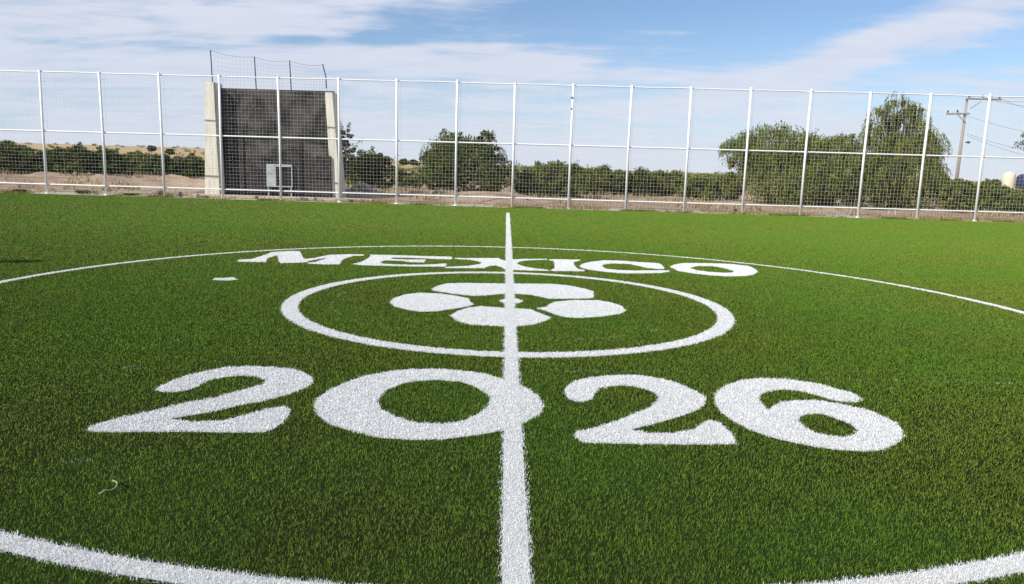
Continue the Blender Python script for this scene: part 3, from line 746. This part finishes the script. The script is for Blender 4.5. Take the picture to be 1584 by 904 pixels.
# right: big drooping trees
plant('tree', 'crown', 'trunk', 48, [(1135, 1262, 192, 262), (1118, 1185, 207, 262, .5), (1190, 1275, 206, 270, -.5), (1150, 1262, 225, 312, -.3)], M_leafA,
      'broad olive tree with arching canopy, left one of the large trees on the right', 'tree', 130, 90, .075, seed=20, strands=700, droop=.8, sprigs=26, r0=.12, cr_=(.14, .27))
plant('tree', 'crown', 'trunk', 45.5, [(1250, 1345, 214, 330), (1180, 1300, 245, 326, .6), (1300, 1385, 225, 330, -.4), (1250, 1330, 205, 260, .3)], M_leafA,
      'low dense olive tree filling the gap between the arching and the tall tree', 'tree', 150, 90, .075, seed=21, strands=600, droop=.8, sprigs=16, r0=.1, cr_=(.14, .27))
plant('tree', 'crown', 'trunk', 46, [(1366, 1412, 141, 190, 0, .8), (1344, 1392, 160, 205, .5, .6), (1390, 1434, 156, 200, .2, .6), (1338, 1385, 178, 235, .3, .6), (1378, 1446, 182, 245, 0, .8), (1326, 1372, 195, 250, -.2, .7), (1408, 1460, 198, 255, .3, .8), (1350, 1450, 205, 265, .1, .9), (1345, 1455, 222, 330, -.3), (1415, 1466, 250, 328, .2, .8)], M_leafA,
      'tallest tree with a loose drooping top beside the utility pole', 'tree', 135, 85, .075, seed=22, strands=1000, droop=1.0, sprigs=20, r0=.10, cr_=(.13, .25))
plant('shrub', 'foliage', 'stem', 44, [(1455, 1505, 279, 328), (1480, 1530, 284, 332)], M_leafC, 'green shrub behind the foot of the utility pole', 'shrub', 70, 75, .08, 'green shrubs at the right edge', seed=23, cr_=(.2, .36))
plant('shrub', 'foliage', 'stem', 43, [(1515, 1556, 280, 335), (1530, 1600, 293, 336)], M_leafC, 'green shrub in front of the cream water tank at the right edge', 'shrub', 80, 75, .08, 'green shrubs at the right edge', seed=24, cr_=(.2, .36))
plant('shrub', 'foliage', 'stem', 43, [(1580, 1650, 290, 338)], M_leafA, 'olive shrub cut by the right edge of the view, below the navy tank', 'shrub', 50, 60, .08, 'green shrubs at the right edge', seed=25, cr_=(.2, .36))
plant('tree', 'crown', 'trunk', 44, [(1584, 1690, 190, 250), (1600, 1700, 150, 230)], M_leafD, 'grey-green tree whose leaf tips poke in at the right edge', 'tree', 60, 50, .08, seed=26)
# left: hedge row
plant('shrub', 'foliage', 'stem', 54, [(-30, 50, 221, 280), (-60, 20, 223, 285), (20, 70, 228, 268)], M_leafB, 'big dark shrub at the far left edge', 'shrub', 110, 75, .09, 'shrubs in the left hedge row', seed=30, sprigs=14, cr_=(.2, .34))
lh = [(82, 140, 225, 265, 'leafy shrub left of the second fence post in the left row', M_leafB), (128, 186, 231, 268, 'broad shrub just right of the second fence post', M_leafB), (176, 232, 236, 270, 'bright green shrub in the middle of the left row', M_leafC),
      (222, 272, 238, 272, 'green shrub around the third fence post', M_leafB), (262, 318, 242, 276, 'dark low shrub beside the left pillar of the court wall', M_leafB), (56, 94, 231, 266, 'small olive shrub near the first fence post', M_leafA)]
for i, (x0, x1, yt, yb_, lb, m) in enumerate(lh):
    xm = (x0 + x1) / 2
    plant('shrub', 'foliage', 'stem', 72 + (i % 3), [(x0, xm + 6, yt + 3, yb_ + 2), (xm - 10, x1, yt, yb_ + 3)], m, lb, 'shrub', 70, 60, .12, 'shrubs in the left hedge row', seed=31 + i, cr_=(.22, .4), sprigs=8, ground=.0)
# yellow grass gap and far trees
plant('shrub', 'foliage', 'stem', 60, [(605, 632, 262, 296), (625, 655, 266, 296)], M_leafA, 'small yellowish shrub between the dark shrub and the round tree', 'shrub', 40, 55, .09, seed=40, cr_=(.25, .42))
for i, (x, y0, y1, D_, lb) in enumerate(((234, 226, 233, 330, 'tiny dark tree on the far skyline left of the third post'), (262, 231, 238, 300, 'tiny dark tree on the far field right of the third post'), (624, 246, 254, 300, 'distant dark tree on the skyline right of the court wall'), (640, 248, 255, 320, 'smaller distant tree beside the one right of the court wall'))):
    A = at(x, y0, D_); Bq = at(x, y1, D_); rx = (A.z - Bq.z) * .8
    gz = Bq.z - .8
    root = thing('distant_tree', (A.x, D_, gz), lb, 'tree', 'tiny distant trees')
    lobes = [(A.x, D_, (A.z + Bq.z) / 2, rx, rx, (A.z - Bq.z) / 2), (A.x + rx * .8, D_, Bq.z + rx * .3, rx * .6, rx * .6, rx * .4)]
    link('crown', crown_mesh('crown', lobes, 30, 40, .3, 0, (.25, .45), 50 + i), M_leafB, root)
    link('trunk', trunk_mesh('trunk', (A.x, D_, gz), lobes, .15, i), M_bark, root)
# far scrub belt: nobody could count it
C = []; Rr = []
for _ in range(1500):
    y = random.uniform(95, 620); x = random.uniform(-.95, .95) * y; u = x / y
    if u < -.1 and random.random() < .78: continue
    if u < .02 and y < 130: continue
    C.append((x, y, .4)); Rr.append(random.uniform(.7, 1.7))
zof = lambda x, y: 0
tm = bpy.data.objects['ground']; tm_eval = tm.data
from mathutils.bvhtree import BVHTree
bvh = BVHTree.FromPolygons([v.co.copy() for v in tm_eval.vertices], [tuple(p.vertices) for p in tm_eval.polygons])
def gz_(x, y):
    h = bvh.ray_cast(Vector((x, y, 100)), Vector((0, 0, -1))); return h[0].z if h[0] else 0
C = [(x, y, gz_(x, y) + r_ * .4) for (x, y, _), r_ in zip(C, Rr)]
r = np.random.default_rng(77); idx = np.repeat(np.arange(len(C)), 55); n = len(idx)
d = r.normal(0, 1, (n, 3)); d /= np.linalg.norm(d, axis=1)[:, None]; Cn = np.array(C); Rn = np.array(Rr)
Pp = Cn[idx] + d * (Rn[idx] * r.uniform(.3, 1, n))[:, None] * [1.5, 1.2, .75]
a_ = r.normal(0, 1, (n, 3)); a_ /= np.linalg.norm(a_, axis=1)[:, None]; b_ = np.cross(a_, r.normal(0, 1, (n, 3))); b_ /= np.linalg.norm(b_, axis=1)[:, None]
V = np.stack([Pp - a_ * .3, Pp - b_ * .18, Pp + a_ * .3, Pp + b_ * .18], 1).reshape(-1, 3)
o = link('scrub', np_mesh('scrub', V, np.arange(4 * n).reshape(-1, 4), np.full(n, 4), np.clip(r.uniform(0, 1, len(C))[idx] * .6 + r.uniform(0, .4, n), 0, 1)), M_leafA); o['kind'] = 'stuff'


# dry grass along the fence foot and on the bank
def tufts(name, pts, hmin, hmax, wd, m, n_per=14, spread=.10, seed=0):
    r = np.random.default_rng(seed); P = np.repeat(np.asarray(pts), n_per, 0); n = len(P)
    P = P + np.concatenate([r.normal(0, spread, (n, 2)), np.zeros((n, 1))], 1)
    h = r.uniform(hmin, hmax, n)[:, None]; a = r.uniform(0, 6.28, n); s = np.stack([np.cos(a), np.sin(a), 0 * a], 1) * wd
    l = np.concatenate([r.normal(0, .35, (n, 2)), np.ones((n, 1))], 1) * h
    V = np.stack([P - s, P + s, P + l], 1).reshape(-1, 3)
    return np_mesh(name, V, np.arange(3 * n).reshape(-1, 3), np.full(n, 3), r.uniform(0, 1, n))


pts = []
for _ in range(2600):
    x = random.uniform(-25, 25); y = FA * x + FB + random.choice((random.gauss(.1, .35), random.uniform(.5, 3.2)))
    if math.sin(x * .7) + math.sin(x * 1.9 + 2) + random.uniform(-1, 1) + .04 * x < 0.2: continue
    if pL[0] - .2 < x < pR[1] + .5 and y > WY - .9: continue
    if y < TURF_END(x) + .05: continue
    pts.append((x, y, -.01))
o = link('dry_grass', tufts('dry_grass', pts, .05, .20, .012, M_dryg, 12), M_dryg); o['kind'] = 'stuff'
pts = []
for _ in range(4200):
    y = random.uniform(37.5, 100); x = random.uniform(-.8, .8) * y
    if math.sin(x * .35 + y * .1) + math.sin(x * .8 + y * .3) + random.uniform(-1.3, 1.3) < .5: continue
    if pL[0] < x < pR[1] and y < 39: continue
    pts.append((x, y, gz_(x, y)))
o = link('field_grass', tufts('field_grass', pts, .12, .42, .03, M_dryg, 14, .25, 3), M_dryg); o['kind'] = 'stuff'
pts = []
for _ in range(1700):
    x = random.uniform(-24, 24); y = FA * x + FB + random.gauss(-.2, .25)
    if y < TURF_END(x): continue
    if math.sin(x * 1.1 + 1) + math.sin(x * 2.7) + random.uniform(-.6, .6) < .6 - .02 * x: continue
    pts.append((x, y, 0))
o = link('green_weeds', tufts('green_weeds', pts, .03, .11, .012, M_leafC, 14, .07, 5), M_leafC); o['kind'] = 'stuff'
# low weed clumps and stones at the turf edge
for i, (px, py, wd, hh, lb) in enumerate(((128, 300, 1.0, .22, 'low green weed clump between the second and third fence posts'), (18, 297, .5, .16, 'low weed clump at the left edge by the turf'), (200, 302, .7, .12, 'flat weed clump left of the third fence post'))):
    x, y = gnd(px, py + 1); y = FA * x + FB + .15
    V, L, T = leaves([(x + random.uniform(-.5, .5) * wd, y + random.uniform(-.1, .1), hh * .5) for _ in range(16)], np.full(16, hh * .8), 40, .035, 0, .6, 60 + i)
    tag(link('weed', np_mesh('weed', V, L, np.full(len(L), 4), T), M_leafB), lb, 'weed', 'weed clumps along the turf edge')
for i, (px, wd, hh, lb) in enumerate(((238, .28, .26, 'pointed dark stone just left of the fourth fence post'), (270, .2, .22, 'small dark stone right of the third fence post'), (306, .34, .10, 'flat dark stone left of the left pillar'), (464, .30, .14, 'dark stone at the turf edge before the court wall'),
                                   (537, .22, .12, 'small stone beyond the right pillar of the court wall'), (1135, .2, .2, 'dark stone left of a fence post below the arching tree'))):
    x = at(px, 304, FB).x; y = FA * x + FB + (.1 if i != 3 else .25)
    bm = bmesh.new(); bmesh.ops.create_icosphere(bm, subdivisions=2, radius=1)
    rs = random.Random(i)
    for v in bm.verts:
        k = 1 + rs.uniform(-.22, .22); v.co = Vector((v.co.x * wd * k * .8, v.co.y * wd * .6 * k, v.co.z * hh * k))
        if v.co.z > hh * .4: v.co.x += .3 * (v.co.z - hh * .4)
    for v in bm.verts: v.co += Vector((x, y, hh * .2))
    tag(link('stone', bm_mesh('stone', bm), M_stone), lb, 'stone', 'stones along the turf edge')
C = []
for _ in range(2600):
    x = random.uniform(-26, 26); y = FA * x + FB + abs(random.gauss(0, 4.5)) + random.uniform(-.25, .3)
    if pL[0] - .1 < x < pR[1] + .1 and WY - .9 < y < WY + 2: continue
    if math.sin(x * .8 + 3) + math.sin(x * 2.1 + y) + random.uniform(-1, 1) < -.1: continue
    C.append((x, y, gz_(x, y), random.uniform(.015, .06) * (1.6 if random.random() < .08 else 1)))
r = np.random.default_rng(9); C = np.array(C); base = np.array([(1, 0, 0), (0, 1, 0), (-1, 0, 0), (0, -1, 0), (0, 0, .8), (0, 0, -.5)], float); fc = np.array([(0, 1, 4), (1, 2, 4), (2, 3, 4), (3, 0, 4), (1, 0, 5), (2, 1, 5), (3, 2, 5), (0, 3, 5)])
V = (C[:, None, :3] + (base[None] * r.uniform(.6, 1.3, (len(C), 6, 3))) * C[:, None, 3:4]).reshape(-1, 3); L = (np.arange(len(C))[:, None, None] * 6 + fc[None]).reshape(-1, 3)
o = link('gravel', np_mesh('gravel', V, L, np.full(len(L), 3)), M_stone); o['kind'] = 'stuff'
# rubble heap between shrub and fence
x = at(560, 290, 40).x
bm = bmesh.new(); rs = random.Random(5)
for _ in range(46):
    s = rs.uniform(.05, .17); q = Vector((x + rs.gauss(0, .42), 39.6 + rs.gauss(0, .3), 0)); q.z = gz_(q.x, q.y) + max(0, .55 - abs(q.x - x) * .7) * rs.uniform(.3, 1)
    mt = Matrix.Translation(q) @ Matrix.Rotation(rs.uniform(0, 6), 4, Vector((rs.random(), rs.random(), rs.random())))
    bmesh.ops.create_cube(bm, size=1, matrix=mt @ Matrix.Diagonal((s * 2, s * 1.3, s, 1)))
tag(link('rubble_pile', bm_mesh('rubble_pile', bm), M_gravel), 'small heap of pale broken rubble in front of the dark shrub', 'rubble')

# ------------------------------------------------------------------ utility pole
UY = 52
b0 = at(1473, 330, UY); tp = at(1496, 152, UY)
up_ = thing('utility_pole', (b0.x, UY, 0), 'weathered utility pole with two crossarms and wires behind the tallest tree', 'utility pole')
bm = bmesh.new(); tube(bm, [(b0.x, UY, -.1), (b0.x + .02, UY, 3.5), (tp.x, UY, tp.z)], [.125, .105, .07], 12); link('pole', bm_mesh('pole', bm, True), M_wood, up_)


def arm(x0, y0, x1, y1, r_=.045, name='crossarm'):
    a = at(x0, y0, UY - .16); b = at(x1, y1, UY - .16); bm = bmesh.new(); tube(bm, [a, b], r_, 6); return link(name, bm_mesh(name, bm), M_wood, up_)


A1 = arm(1494, 153, 1549, 154, .06); arm(1518, 157, 1501, 168, .03, 'brace')
A2 = arm(1464, 176.5, 1500, 176, .06); arm(1482, 178, 1494, 191, .03, 'brace')
ins = []
for px, py in ((1499, 152), (1520, 152), (1546, 153), (1466, 175.5), (1481, 175)):
    p = at(px, py, UY - .16); ins.append(p); bm = bmesh.new(); tube(bm, [p + Vector((0, 0, .02)), p + Vector((0, 0, .10)), p + Vector((0, 0, .16)), p + Vector((0, 0, .2))], [.03, .065, .045, .02], 8)
    link('insulator', bm_mesh('insulator', bm, True), M_dark, up_)
p = at(1499, 220.5, UY - .2); bm = bmesh.new(); tube(bm, [p + Vector((-.25, 0, 0)), p + Vector((0, 0, .0)), p + Vector((.06, 0, 0))], [.03, .09, .05], 8); link('clamp', bm_mesh('clamp', bm, True), M_dark, up_)
wires = [(at(1499, 151, UY), at(1640, 128, UY - 14)), (at(1520, 151, UY), at(1640, 140, UY - 14)), (at(1546, 152, UY), at(1640, 150, UY - 14)), (at(1496, 207, UY), at(1640, 214, UY - 14)), (at(1496, 210, UY), at(1640, 225, UY - 14)), (at(1481, 174, UY), at(1640, 186, UY - 14))]
for a, b in wires:
    bm = bmesh.new(); e = b + (b - a) * 1.5
    tube(bm, [a.lerp(e, t / 14) + Vector((0, 0, -.9 * 4 * (t / 14) * (1 - t / 14))) for t in range(15)], .009, 5)
    link('wire', bm_mesh('wire', bm, True), M_net, up_)

# ------------------------------------------------------------------ tanks at the right edge
def tank(name, Y, x0, x1, y0, m, label, lid=.3):
    a = at(x0, y0, Y); b = at(x1, y0, Y); rr = (b.x - a.x) / 2; cx = (a.x + b.x) / 2; zt = a.z
    root = thing(name, (cx, Y, 0), label, 'tank')
    zb_ = zt - rr * 2.6
    bm = bmesh.new(); tube(bm, [(cx, Y, zb_), (cx, Y, zb_ + .02), (cx, Y, zt - rr * .45), (cx, Y, zt - rr * .28), (cx, Y, zt - rr * .08), (cx, Y, zt)], [rr * .97, rr, rr, rr * .97, rr * .80, rr * .5], 28)
    link('body', bm_mesh('body', bm, True), m, root)
    bm = bmesh.new(); tube(bm, [(cx, Y, zt), (cx, Y, zt + .06)], [rr * .44, rr * .40], 20); link('lid', bm_mesh('lid', bm), m, root)
    bm = bmesh.new(); box(bm, cx - rr * 1.1, cx + rr * 1.1, Y - rr * 1.1, Y + rr * 1.1, -.1, zb_ - .002); link('plinth', bm_mesh('plinth', bm), M_conc, root)


tank('water_tank', 66, 1554, 1571, 267, M_cream, 'cream water tank showing above the shrubs near the right edge')
tank('water_tank', 60, 1576, 1612, 269, M_navy, 'navy blue tank cut off by the right edge of the view')

# ------------------------------------------------------------------ unseen pole and box, added to throw the small shadow at the left
hz = 6.2
tip = Vector((*gnd(46, 404.5, 0), 0)); L_ = hz / math.tan(SUN_EL); sh = Vector((math.cos(SUN_AZ), math.sin(SUN_AZ), 0))
bp_ = tip - sh * (L_ + .25)
fl = thing('shadow_caster', (bp_.x, bp_.y, 0), 'white pole added outside the view on the left to cast a shadow', 'shadow caster')
bm = bmesh.new(); tube(bm, [(bp_.x, bp_.y, -.1), (bp_.x, bp_.y, hz)], [.10, .06], 12); link('pole', bm_mesh('pole', bm, True), M_white, fl)
bm = bmesh.new(); box(bm, bp_.x - .28, bp_.x + .28, bp_.y - .09, bp_.y + .09, hz - .05, hz + .22); bmesh.ops.bevel(bm, geom=bm.edges[:], offset=.02, segments=2, affect='EDGES'); link('caster_head', bm_mesh('caster_head', bm), M_dark, fl)
